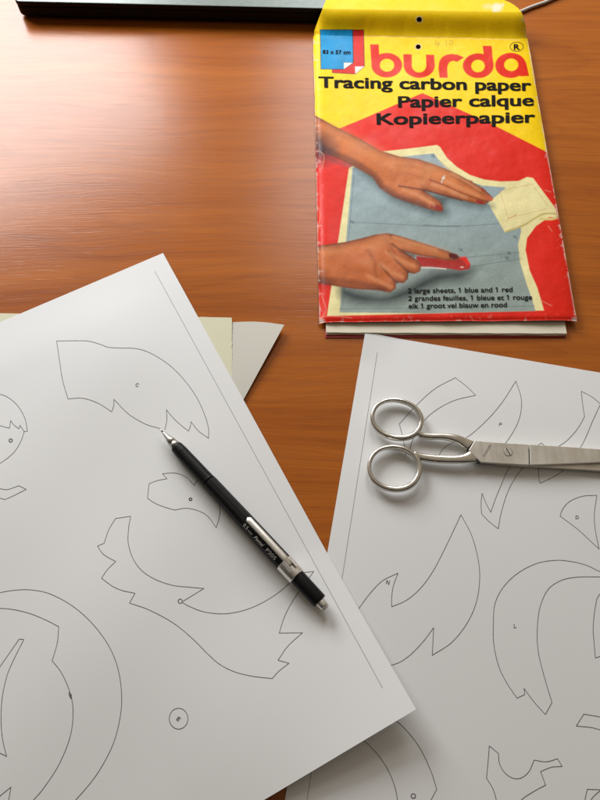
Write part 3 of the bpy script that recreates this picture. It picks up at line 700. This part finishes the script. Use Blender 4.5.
def e_h(s, t):
    """height of the envelope's front over the desk"""
    ds_, dr_, db_ = s*150, (1-s)*150, t*205
    prof = 0.0015 + 0.0037*(1-np.exp(-np.maximum(ds_, 0)/2.2)) * (1-0.40*np.exp(-np.maximum(dr_, 0)/4.0))
    prof = np.maximum(prof, 0.0028*np.exp(-np.maximum(db_, 0)/8.0)+prof*(1-np.exp(-np.maximum(db_, 0)/8.0)))
    und = 0.0019*(fbm(s*3.1+2, t*4.3+1, 71)-0.5)+0.0008*(fbm(s*9, t*12, 81)-0.5)+0.00015*(fbm(s*34, t*45, 91)-0.5)
    inn = (1-np.exp(-np.maximum(ds_, 0)/5))*(1-np.exp(-np.maximum(dr_, 0)/5))
    roll = -0.0007*np.exp(-(np.maximum(db_-0.0, 0)/1.4)**2)
    return prof + und*inn + roll + 0.0006*sstep(0.93, 1.0, t)*inn
def on_env(X, Y, lift):
    X = np.asarray(X, float); Y = np.asarray(Y, float); z = np.full(X.shape, EZ)
    for _ in range(4):
        wx, wy = unproj(X, Y, z); s, t = st_world(wx, wy); z = e_h(s, t)
    return np.stack([*unproj(X, Y, z+lift), z+lift], 1)

def printed_material():
    t = NT("glossy_printed_paper")
    a = t.n("ShaderNodeVertexColor"); a.layer_name = "Print"
    nz = t.noise((700, 700, 700), 3); m = t.mix(0.10, a.outputs[0], t.ramp(nz.outputs[0], [(0.3, (.55,)*3), (0.7, (1.3,)*3)]).outputs[0], 'MULTIPLY')
    t.l(m, t.b.inputs["Base Color"])
    nb = t.noise((60, 60, 60), 4)
    t.l(t.ramp(nb.outputs[0], [(0.35, (0.34,)*3), (0.7, (0.52,)*3)]).outputs[0], t.b.inputs["Roughness"])
    t.b.inputs["Specular IOR Level"].default_value = 0.16
    t.bump(nb.outputs[0], 0.12, 0.0012)
    return t.m
PRINT = printed_material()
BLACKINK = simple("black_print", (0.008, 0.007, 0.006), 0.75, spec=0.12)

def grid_part(name, V, rows, cols, parent, extra=(), holes=True, skirt=None):
    """printed grid of rows x cols vertices; extra = [(verts, faces, material index)]"""
    V = np.asarray(V); px, py = Upx(V); C = paint(px, py)
    idx = np.arange(rows*cols).reshape(rows, cols)
    Q = np.stack([idx[:-1, :-1], idx[:-1, 1:], idx[1:, 1:], idx[1:, :-1]], -1).reshape(-1, 4)
    cx, cy = px[Q].mean(1), py[Q].mean(1); keep = np.ones(len(Q), bool)
    for hx, hy, r in HOLES: keep &= np.hypot(cx-hx, (cy-hy)/0.95) > r
    Q = Q[keep]; faces = Q.tolist(); VV = V.tolist(); CC = C.tolist()
    for ring in (skirt or []):
        b = len(VV); k = [idx[i, j] for i, j in ring]
        for q in k: VV.append([V[q][0], V[q][1], V[q][2]-0.0005]); CC.append(list(lin((228, 216, 200))))
        for n in range(len(k)-1): faces.append((k[n], k[n+1], b+n+1, b+n))
    mi = [0]*len(faces)
    for ev, ef, m in extra:
        b = len(VV); VV += [list(v) for v in ev]; CC += [[0.01]*3]*len(ev); faces += [tuple(q+b for q in f) for f in ef]; mi += [m]*len(ef)
    o = mesh(name, [(v[0]-parent.location.x, v[1]-parent.location.y, v[2]-parent.location.z) for v in VV], faces, [PRINT, BLACKINK], parent, mi)
    at = o.data.color_attributes.new("Print", 'FLOAT_COLOR', 'POINT')
    at.data.foreach_set("color", np.concatenate([np.array(CC), np.ones((len(CC), 1))], 1).astype(np.float32).ravel())
    return o

def env_text(s, p0, p1, cap, bold, lift=0.00032, xh=0.70, wide=0.0):
    V, Fc = (text_ones if s[0] in "2e" else text_mesh)(s, bold); x0, x1 = V[:, 0].min(), V[:, 0].max(); u = (V[:, 0]-x0)/(x1-x0); v = V[:, 1]/cap_height(bold)*cap
    v = np.where(v > 0, np.interp(v, [0, .66*cap, cap, 1.3*cap], [0, xh*cap, cap, 1.22*cap]), v)   # large x-height
    X = p0[0]+(p1[0]-p0[0])*u - 0.02*v; Y = p0[1]+(p1[1]-p0[1])*u - v
    if not wide: return on_env(X, Y, lift), Fc, 1
    P, Q = [], []                                       # heavy upright strokes
    for n, dx in enumerate((-wide, 0.0, wide)):
        b = len(P)*len(V); P.append(on_env(X+dx, Y, lift+n*0.00002)); Q += [tuple(q+b for q in f) for f in Fc]
    return np.concatenate(P), Q, 1

def build_envelope():
    c = (eTL+eTR+eBL+eBR)/4
    env = thing("paper_envelope", "worn yellow and red envelope printed with two hands on a sewing pattern", "envelope", loc=(c[0], c[1], 0))
    nr, nc = 640, 440
    t = np.linspace(0, 1, nr); s = np.linspace(0, 1, nc); S, T = np.meshgrid(s, t)
    B = e_xy(S, T)
    wob = 0.0005*(fbm(T*14, S*0+3, 5)-0.5)
    B[..., 0] += wob*(np.abs(S-.5)*2)**6*np.sign(S-.5)
    B[..., 1] += 0.0006*(fbm(S*12, T*0+1, 6)-0.5)*(1-T)**8
    B[..., 2] = e_h(S, T)
    texts = [env_text("Tracing carbon paper", (319, 87.2), (531, 90.6), 10.8, 0.008, wide=0.55), env_text("Papier calque", (398.6, 107), (533.6, 105.4), 10.8, 0.008, wide=0.55),
             env_text("Kopieerpapier", (377.2, 124.2), (535, 122.2), 10.8, 0.008, wide=0.55), env_text("R", (513.8, 49.6), (519.9, 49.6), 5.6, 0.02),
             env_text("2 large sheets, 1 blue and 1 red", (407.8, 293.0), (512.6, 291.6), 4.7, 0.016), env_text("2 grandes feuilles, 1 bleue et 1 rouge", (408.2, 300.6), (532.2, 299.4), 4.7, 0.016),
             env_text("elk 1 groot vel blauw en rood", (408.6, 308.2), (507, 306.8), 4.7, 0.016), env_text("83 x 57 cm", (322.6, 53.3), (350.5, 54), 3.6, 0.02)]
    ring = [(i, 0) for i in range(nr-1, -1, -1)]+[(0, j) for j in range(1, nc)]+[(i, nc-1) for i in range(1, nr)]
    grid_part("front_panel", B.reshape(-1, 3), nr, nc, env, texts, skirt=[ring])
    # flap: rises from the fold and flattens out
    ks = np.linspace(0, 1, 110); js = np.linspace(0, 1, 440); FV = []
    for k in ks:
        yl, yr = 37.2-46.0*k, 41.2-47.0*k
        xl = np.interp(-yl, [-38, -31, -27, 0, 6, 9], [313.9, 314.2, 315.6, 326, 329, 336]); xr = np.interp(-yr, [-42, -30, -22.7, -16, -12, -8.5, -5.3, -2.5, 0, 2, 4, 6], [527, 526.2, 525.3, 523.4, 521.3, 518.6, 514.7, 510, 504, 499, 490, 474])
        rise = 0.55*min(1, k/0.62)+0.45*float(sstep(0.0, 0.62, k)); z = (e_h(js, np.ones_like(js))-0.0005)*(1-rise) + 0.0157*rise
        x = xl+(xr-xl)*js; y = yl+(yr-yl)*js
        zz = z + 0.0008*np.sin(js*5+0.6)*k*0.6
        wx, wy = unproj(x, y, zz); FV.append(np.stack([wx, wy, zz], 1))
    FV = np.concatenate(FV)
    ring2 = [(i, 0) for i in range(110)]
    ring2 = [(i, 0) for i in range(0, 110)]+[(109, j) for j in range(1, 440)]+[(i, 439) for i in range(108, -1, -1)]
    grid_part("flap", FV, 110, 440, env, skirt=[ring2])
    # back panel: red outside, cream inside, its lip shows below the front
    V, Fc = [], []
    rows = [(-0.036, 0.0003), (0.10, 0.0003), (0.9, 0.0003), (0.995, 0.0016)]
    for l in (0, 1):
        for tt, z in rows:
            for k in range(21):
                ss = 0.022+0.928*k/20; q = e_xy(np.array(ss), np.array(tt-(0.004*ss if tt < 0 else 0))); V.append((q[0]-c[0], q[1]-c[1], z+0.0003*(1-l)))
    for i in range(3):
        for k in range(20):
            a = i*21+k; Fc.append((a, a+1, a+22, a+21)); b = a+84; Fc.append((b+21, b+22, b+1, b))
    for k in range(20): Fc.append((k, k+84, k+85, k+1))
    for i in range(3):
        a = i*21; Fc.append((a, a+21, a+105, a+84)); a += 20; Fc.append((a, a+84, a+105, a+21))
    mesh("back_panel", V, Fc, [simple("red_card", tuple(lin((176, 34, 30))), 0.5, nscale=200)], env, smooth=False)
    return env
build_envelope()

# folded sheets inside the envelope, their lower edge sticks out
def build_folded():
    V, Fc = [], []; mats = [paper_material("folded_cream_paper", (0.78, 0.71, 0.56)), simple("red_carbon_layer", (0.45, 0.05, 0.04), 0.6)]; mi = []
    layers = [(0.00075, 0.00095, 0, 1), (0.00096, 0.0016, 0.0006, 0), (0.00161, 0.0024, 0.0013, 0)]
    for z0, z1, back, m in layers:
        b = len(V); n = 24
        for l, z in ((0, z0), (1, z1)):
            for tt in (-0.031, 0.85):
                for k in range(n+1):
                    ss = 0.026+0.930*k/n
                    q = e_xy(np.array(ss), np.array(tt-0.008*ss*(tt < 0)))
                    V.append((q[0], q[1]+(back if tt < 0 else 0)+0.00012*math.sin(k*1.7+z0*9e4), z))
        N = 2*(n+1)
        for k in range(n):
            a = b+k; Fc += [(a+N, a+N+1, a+N+n+2, a+N+n+1), (a+n+1, a+n+2, a+1, a), (a, a+1, a+N+1, a+N)]; mi += [m]*3
        for a in (b, b+n): Fc.append((a, a+N, a+N+n+1, a+n+1)); mi.append(m)
    o = mesh("folded_sheets", V, Fc, mats, None, mi, smooth=False)
    bm = bmesh.new(); bm.from_mesh(o.data); bmesh.ops.recalc_face_normals(bm, faces=bm.faces[:]); bm.to_mesh(o.data); bm.free()
    tag(o, "folded cream and red paper edges sticking out below the yellow and red envelope", "paper")
build_folded()

# ------------------------------------------------------------------ mechanical pencil
def build_pencil():
    zc = 0.0074
    T = U(159.6, 428.6, zc-0.0009); E = U(326.2, 608.2, zc+0.0008)
    ax = (E-T).normalized(); Lp = (E-T).length; k = Lp/0.143
    up = Vector((0, 0, 1)); up = (up-ax*up.dot(ax)).normalized(); sd = up.cross(ax)   # side: towards the viewer's upper right or lower left
    if sd.y < 0: sd = -sd
    base = (T+E)/2; base.z = 0
    p = thing("mechanical_pencil", "black mechanical pencil with silver clip and tip lying on the wing outlines", "pencil", loc=base)
    W = lambda x, a, r: T + ax*(x*0.001*k) + (up*math.cos(a)+sd*math.sin(a))*(r*0.001) - base
    STEEL = simple("bright_pencil_steel", (0.82, 0.80, 0.76), 0.33, metal=1.0, nscale=300, namt=0.06)
    DARKM = simple("dark_pencil_metal", (0.05, 0.05, 0.05), 0.35, metal=0.8)
    BODY = simple("black_pencil_plastic", (0.006, 0.006, 0.0065), 0.42, spec=0.2, nscale=500, namt=0.25)
    WHITE = simple("silver_white_print", (0.52, 0.51, 0.48), 0.5)
    def lathe(name, prof, mat, n=40, smooth=True, phase=0.0, par=p):
        V, Fc = [], []
        for x, r in prof:
            for q in range(n): V.append(W(x, 2*math.pi*(q+phase)/n, r))
        for i in range(len(prof)-1):
            for q in range(n): Fc.append((i*n+q, i*n+(q+1) % n, (i+1)*n+(q+1) % n, (i+1)*n+q))
        Fc += [tuple(range(n)), tuple(range((len(prof)-1)*n, len(prof)*n))[::-1]]
        o = mesh(name, V, Fc, mat, par, smooth=smooth)
        bm = bmesh.new(); bm.from_mesh(o.data); bmesh.ops.recalc_face_normals(bm, faces=bm.faces[:]); bm.to_mesh(o.data); bm.free()
        if smooth:
            for pg in o.data.polygons:
                if len(pg.vertices) > 4: pg.use_smooth = False
        return o
    TIPM = simple("worn_tip_metal", (0.50, 0.48, 0.45), 0.38, metal=1.0)
    lathe("lead_sleeve", [(0, .25), (0, .45), (3.6, .5)], TIPM, 16)
    lathe("tip_cone", [(3.4, .55), (3.7, .8), (8.6, 1.8), (8.75, 1.95), (12.2, 2.5), (12.3, 2.3), (12.9, 2.35), (13.0, 2.62), (15.6, 2.85)], TIPM, 40)
    prof = [(15.4, 2.2), (15.4, 2.95), (15.7, 3.25), (16.6, 3.4), (20.5, 3.65)]
    x = 21.0
    while x < 43:
        r = 3.68+0.012*(x-21); prof += [(x, r), (x+.35, r-.02), (x+.5, r-.055), (x+.9, r-.055), (x+1.05, r-.02)]; x += 1.45
    prof += [(44.5, 4.0), (46, 4.05)]
    lathe("grip", prof, BODY, 48)
    lathe("barrel", [(45.9, 3.6), (45.95, 4.12), (47, 4.2), (76, 4.45), (110, 4.55), (110, 3.9)], BODY, 12, False, 0.5)
    band = lathe("clip_band", [(109.4, 4.3), (109.4, 4.72), (109.7, 4.8), (119.6, 4.72), (120.0, 4.65), (120.0, 3.8)], STEEL, 48)
    lathe("push_cap", [(119.9, 3.2), (119.9, 4.05), (120.6, 4.1), (137.2, 3.95), (138.0, 3.75), (138.0, 2.4)], BODY, 40)
    lathe("eraser_ferrule", [(137.9, 2.5), (138.1, 2.55), (141.4, 2.5), (142.0, 2.3)], STEEL, 32)
    lathe("eraser", [(141.9, 2.0), (142.9, 1.9), (143.1, 1.6)], simple("white_eraser", (0.6, 0.58, 0.54), 0.8), 24)
    # clip: a folded channel that stands off the barrel
    a0 = 0.22
    V, Fc = [], []
    st = []
    for x in np.linspace(78.0, 114.0, 40):
        e = min(1, (x-78.0)/1.6); hw = 1.62*math.sqrt(max(0.02, 1-(1-e)**2)); r = 6.3+0.25*math.sin((x-78)/36*math.pi)
        if x < 80: r -= 0.35*(80-x)/2
        if x > 109: r -= 0.16*(x-109)
        st.append((x, hw, r))
    u_ = (up*math.cos(a0)+sd*math.sin(a0)); s_ = (sd*math.cos(a0)-up*math.sin(a0))
    for x, hw, r in st:
        o0 = T + ax*(x*0.001*k) - base
        for q, h in ((-1, -1.1), (-1, -.25), (-.72, 0), (0, .12), (.72, 0), (1, -.25), (1, -1.1), (.75, -1.1), (.7, -.5), (-.7, -.5), (-.75, -1.1)):
            V.append(o0 + s_*(q*hw*0.001) + u_*((r+h)*0.001))
    n = 11
    for i in range(len(st)-1):
        for q in range(n): Fc.append((i*n+q, i*n+(q+1) % n, (i+1)*n+(q+1) % n, (i+1)*n+q))
    Fc += [tuple(range(n)), tuple(range((len(st)-1)*n, len(st)*n))[::-1]]
    cl = mesh("clip", V, Fc, STEEL, p)
    bm = bmesh.new(); bm.from_mesh(cl.data); bmesh.ops.recalc_face_normals(bm, faces=bm.faces[:]); bm.to_mesh(cl.data); bm.free()
    # two cheeks fold down from the clip onto the band, with a dark patch on the band between them
    for sg in (-1, 1):
        V = []
        for x in (109.6, 116.5):
            for q, r in ((sg*1.3, 6.1), (sg*1.75, 6.0), (sg*2.7, 4.2), (sg*1.6, 4.3)):
                V.append(T + ax*(x*0.001*k) - base + s_*(q*0.001) + u_*(r*0.001))
        Fc = [(0, 1, 5, 4), (1, 2, 6, 5), (2, 3, 7, 6), (3, 0, 4, 7), (0, 3, 2, 1), (4, 5, 6, 7)]
        o = mesh("clip_cheek", V, Fc, STEEL, p, smooth=False)
        bm = bmesh.new(); bm.from_mesh(o.data); bmesh.ops.recalc_face_normals(bm, faces=bm.faces[:]); bm.to_mesh(o.data); bm.free()
    V = []
    for x in (109.0, 113.4):
        for a, r in ((a0-0.62, 4.6), (a0-0.62, 4.92), (a0-0.2, 5.0), (a0+.1, 4.95), (a0+.1, 4.6)): V.append(W(x, a, r))
    Fc = [(q, q+1, q+6, q+5) for q in range(4)]+[(0, 5, 9, 4), (0, 4, 3, 2, 1), (5, 6, 7, 8, 9)]
    o = mesh("clip_dark_patch", V, Fc, DARKM, p, smooth=False)
    bm = bmesh.new(); bm.from_mesh(o.data); bmesh.ops.recalc_face_normals(bm, faces=bm.faces[:]); bm.to_mesh(o.data); bm.free()
    # printing along the barrel
    V, Fc = [], []
    for s, x0, x1, h, bold, sh, a in (("0.5", 79.2, 82.6, 1.9, 0.005, 0, -0.50), ("mm", 83.5, 86.6, 1.3, 0.0, 0, -0.56), ("Pentel", 88.4, 95.8, 1.8, 0.012, 0.35, -0.52), ("P205", 98.2, 105.6, 1.9, 0.0, 0, -0.52)):
        tv, tf = text_mesh(s, bold, sh); x_0, x_1 = tv[:, 0].min(), tv[:, 0].max(); b = len(V)
        for q in tv:
            xx = x0+(x1-x0)*(q[0]-x_0)/(x_1-x_0); hh = q[1]/cap_height(bold)*h
            V.append(W(xx, a+(hh-h/2)/4.6, 4.68))
        Fc += [tuple(q+b for q in f) for f in tf]
    mesh("barrel_lettering", V, Fc, WHITE, p, smooth=False)
build_pencil()

# ------------------------------------------------------------------ scissors
def build_scissors():
    z0 = 0.0018
    base = U(508, 452, 0); base.z = 0
    sc = thing("scissors", "worn steel scissors with two oval finger rings lying across the white pattern sheet", "scissors", loc=base)
    t = NT("worn_scissor_steel"); t.b.inputs["Metallic"].default_value = 1.0
    nz = t.noise((120, 120, 120), 5, 0.6); sc_ = t.noise((60, 900, 60), 3)
    t.l(t.ramp(nz.outputs[0], [(0.3, (0.58, 0.55, 0.50)), (0.6, (0.76, 0.73, 0.67)), (0.8, (0.80, 0.77, 0.72))]).outputs[0], t.b.inputs["Base Color"])
    t.l(t.ramp(t.mix(0.5, nz.outputs[0], sc_.outputs[0]), [(0.3, (0.14,)*3), (0.7, (0.28,)*3)]).outputs[0], t.b.inputs["Roughness"])
    t.bump(sc_.outputs[0], 0.10, 0.0002)
    STEEL = t.m
    t2 = NT("ground_blade_steel"); t2.b.inputs["Metallic"].default_value = 1.0
    n2 = t2.noise((200, 30, 60), 5, 0.6); n3 = t2.noise((45, 45, 45), 4)
    t2.l(t2.ramp(n3.outputs[0], [(0.32, (0.62, 0.59, 0.53)), (0.6, (0.80, 0.77, 0.71))]).outputs[0], t2.b.inputs["Base Color"])
    t2.l(t2.ramp(n2.outputs[0], [(0.3, (0.34,)*3), (0.7, (0.50,)*3)]).outputs[0], t2.b.inputs["Roughness"]); t2.bump(n2.outputs[0], 0.15, 0.0003)
    BLADE = t2.m
    DARK = simple("dark_groove_and_gap_shade", (0.03, 0.026, 0.022), 0.6, metal=0.4)
    px = 0.000575
    def sweep(path, closed):
        """path: (x, y, half width px, z centre, half height); returns verts, faces"""
        C = [U(q[0], q[1], z0+q[3]) for q in path]; m = len(path); n = 16; V, Fc = [], []
        for i in range(m):
            a, b = (C[i-1], C[(i+1) % m]) if closed else (C[max(0, i-1)], C[min(m-1, i+1)])
            d = b-a; d.z = 0; d.normalize(); s = Vector((-d.y, d.x, 0))
            for q in range(n):
                an = 2*math.pi*q/n; ca, sa = math.cos(an), math.sin(an)
                ca = math.copysign(abs(ca)**0.8, ca); sa = math.copysign(abs(sa)**0.8, sa)
                V.append(C[i]+s*(path[i][2]*px*ca)+Vector((0, 0, path[i][4]*sa)))
        for i in range(m if closed else m-1):
            for q in range(n): Fc.append((i*n+q, i*n+(q+1) % n, ((i+1) % m)*n+(q+1) % n, ((i+1) % m)*n+q))
        if not closed: Fc += [tuple(range(n))[::-1], tuple(range((m-1)*n, m*n))]
        return V, Fc
    def dense(path, step=1.2):
        P = [np.array(p) for p in path]; Q = [2*P[0]-P[1]]+P+[2*P[-1]-P[-2]]; out = []
        for i in range(1, len(Q)-2):
            a, b, c, d = Q[i-1:i+3]; n = max(2, int(np.linalg.norm((c-b)[:2])/step))
            for k in range(n):
                s = k/n; out.append(0.5*((2*b)+(c-a)*s+(2*a-5*b+4*c-d)*s*s+(3*b-a-3*c+d)*s**3))
        out.append(P[-1]); return out
    def handle(ring, shank, tiltdeg, name="handle"):
        cx, cy, rx, ry, zc = ring; P = []
        ca, sa = math.cos(math.radians(tiltdeg)), math.sin(math.radians(tiltdeg))
        for k in range(72):
            a = 2*math.pi*k/72; ex = rx*math.copysign(abs(math.cos(a))**0.94, math.cos(a)); ey = ry*math.copysign(abs(math.sin(a))**0.94, math.sin(a))
            w = 1.95+0.95*(0.5+0.5*math.cos(a-(0.9 if tiltdeg > 0 else -0.9)))
            P.append((cx+ex*ca-ey*sa, cy+ex*sa+ey*ca, w, zc, 0.0019))
        V, Fc = sweep(P, True); V2, F2 = sweep(dense(shank), False); b = len(V)
        V = [v-base for v in V+V2]; Fc = Fc+[tuple(q+b for q in f) for f in F2]
        o = mesh("handle", V, Fc, STEEL)
        m = o.modifiers.new("r", 'REMESH'); m.mode = 'VOXEL'; m.voxel_size = 0.00026; m.use_smooth_shade = True
        s = o.modifiers.new("s", 'SMOOTH'); s.factor = 0.5; s.iterations = 6
        dg = bpy.context.evaluated_depsgraph_get(); dg.update()
        me = bpy.data.meshes.new_from_object(o.evaluated_get(dg)); old = o.data; o.modifiers.clear(); o.data = me; bpy.data.meshes.remove(old)
        me.polygons.foreach_set("use_smooth", [True]*len(me.polygons)); o.parent = sc
        if not me.materials: me.materials.append(STEEL)
        return o
    handle((396.8, 419.2, 24.7, 18.6, 0.0028), [(417, 431.5, 2.2, .0028, .0018), (421.5, 435.2, 3.0, .0027, .0018), (430, 436.4, 3.2, .0026, .0018), (443, 436.6, 3.3, .0026, .0018), (456, 438.8, 4.2, .0026, .0018), (468, 444.6, 5.4, .0022, .0015), (480, 450.5, 6.6, .0016, .0012), (492, 453, 7.5, .0013, .0010)], 12)
    handle((394.2, 468.3, 25.2, 21.0, 0.0028), [(414, 453.5, 2.2, .0028, .0018), (420, 456.6, 3.6, .0028, .0018), (430, 458.3, 4.0, .0028, .0018), (443, 459.4, 4.1, .0029, .0018), (456, 459.6, 4.1, .0031, .0018), (466, 458.5, 4.9, .0033, .0016), (474, 456.0, 7.0, .0034, .0012), (484, 454.5, 8.5, .0034, .0009)], 8)
    def prism(pts, za, zb, mats, bev=0.00018):
        bm = bmesh.new(); vs = [bm.verts.new(U(x, y, z0+zb)-base) for x, y in pts]
        for v in vs: v.co.z = z0+za
        f = bm.faces.new(vs); r = bmesh.ops.extrude_face_region(bm, geom=[f])
        for e in r["geom"]:
            if isinstance(e, bmesh.types.BMVert): e.co.z = z0+zb
        bmesh.ops.recalc_face_normals(bm, faces=bm.faces[:])
        ed = [e for e in bm.edges if e.verts[0].co.z > z0+zb-1e-6 and e.verts[1].co.z > z0+zb-1e-6]
        bmesh.ops.bevel(bm, geom=ed, offset=bev, segments=2, profile=0.5, affect='EDGES'); return bm
    def join(bms):
        out = bmesh.new()
        for b, m in bms:
            for f in b.faces: f.material_index = m
            me = bpy.data.meshes.new("join"); b.to_mesh(me); b.free(); out.from_mesh(me); bpy.data.meshes.remove(me)
        return out
    # lower blade, joined to the upper ring's shank
    lowb = join([(prism([(478, 446), (500, 447), (560, 450), (640, 456), (719, 470.5), (722, 474), (700, 474), (640, 472.4), (600, 470.6), (560, 468.0), (524, 466.0), (500, 464.5), (484, 460)], 0.0002, 0.0024, None), 0)])
    obj_bm("blade", lowb, [BLADE, DARK], sc)
    # upper blade with its shoulder line and stamped lettering
    top = 0.0047
    core = prism([(478, 446), (600, 452), (690, 458), (600, 461), (526, 463.5), (482, 461)], 0.00243, top-0.00045, None, 0.00005)
    plate = prism([(474.6, 440.6), (500, 442.6), (528.6, 444.3), (529.2, 464.8), (505, 463.6), (480.4, 462.0), (468.8, 450.3)], 0.00243, top, None, 0.00022)
    blade = prism([(529.5, 444.4), (560, 446.2), (600, 449.1), (660, 453.2), (706, 456.4), (714, 458.6), (700, 459.6), (640, 461.3), (600, 462.3), (560, 463.9), (530.2, 464.8)], 0.00243, top-0.00002, None, 0.00022)
    g1 = prism([(466.6, 449.6), (473.8, 440.9), (475.2, 441.6), (469.4, 450.4)], 0.00243, top-0.0002, None, 0.00004)  # both dark slivers stand in for the shade between plate and handles
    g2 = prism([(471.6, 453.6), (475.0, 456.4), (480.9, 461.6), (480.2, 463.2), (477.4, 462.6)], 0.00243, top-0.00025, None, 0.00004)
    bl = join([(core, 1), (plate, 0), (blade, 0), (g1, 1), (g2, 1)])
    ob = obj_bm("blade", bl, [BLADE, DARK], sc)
    tv, tf = text_mesh("SOLINGEN", 0.01); x0, x1 = tv[:, 0].min(), tv[:, 0].max()
    a = np.array((483.6, 456.6)); b = np.array((490.6, 445.0)); d = (b-a)/np.linalg.norm(b-a); nrm = np.array((d[1], -d[0]))
    V = []
    for q in tv:
        w = a+(b-a)*(q[0]-x0)/(x1-x0)+nrm*(q[1]/cap_height(.01)*2.4-1.2); V.append(U(w[0], w[1], z0+top+0.00003)-base)
    mesh("stamped_lettering", V, tf, simple("stamped_mark", (0.13, 0.115, 0.095), 0.6, metal=0.6), ob, smooth=False)
    # slotted pivot screw
    c = U(508.2, 452, z0+top)-base; r = 0.0023; bms = bmesh.new(); V = []
    sl = Vector((U(511.5, 457, 0)-U(505.4, 446.6, 0))); sl.z = 0; sl.normalize(); nn = Vector((-sl.y, sl.x, 0)); hw = 0.00022
    for sg in (1, -1):
        pts = []
        for k in range(25):
            an = math.pi*k/24; x = r*math.cos(an); y = max(hw, r*math.sin(an)); pts.append(c+sl*x+nn*(sg*y))
        vb = [bms.verts.new((p.x, p.y, c.z-0.0002)) for p in pts]; f = bms.faces.new(vb); rr = bmesh.ops.extrude_face_region(bms, geom=[f])
        for e in rr["geom"]:
            if isinstance(e, bmesh.types.BMVert): e.co.z = c.z+0.00022
    bmesh.ops.recalc_face_normals(bms, faces=bms.faces[:])
    ed = [e for e in bms.edges if min(e.verts[0].co.z, e.verts[1].co.z) > c.z+0.0002]
    bmesh.ops.bevel(bms, geom=ed, offset=0.00008, segments=2, profile=0.5, affect='EDGES')
    for f in bms.faces: f.material_index = 0
    ring = [bms.verts.new((c.x+1.09*r*math.cos(2*math.pi*k/32), c.y+1.09*r*math.sin(2*math.pi*k/32), c.z+0.00002)) for k in range(32)]
    f = bms.faces.new(ring); f.material_index = 1
    obj_bm("pivot_screw", bms, [BLADE, DARK], sc)
build_scissors()
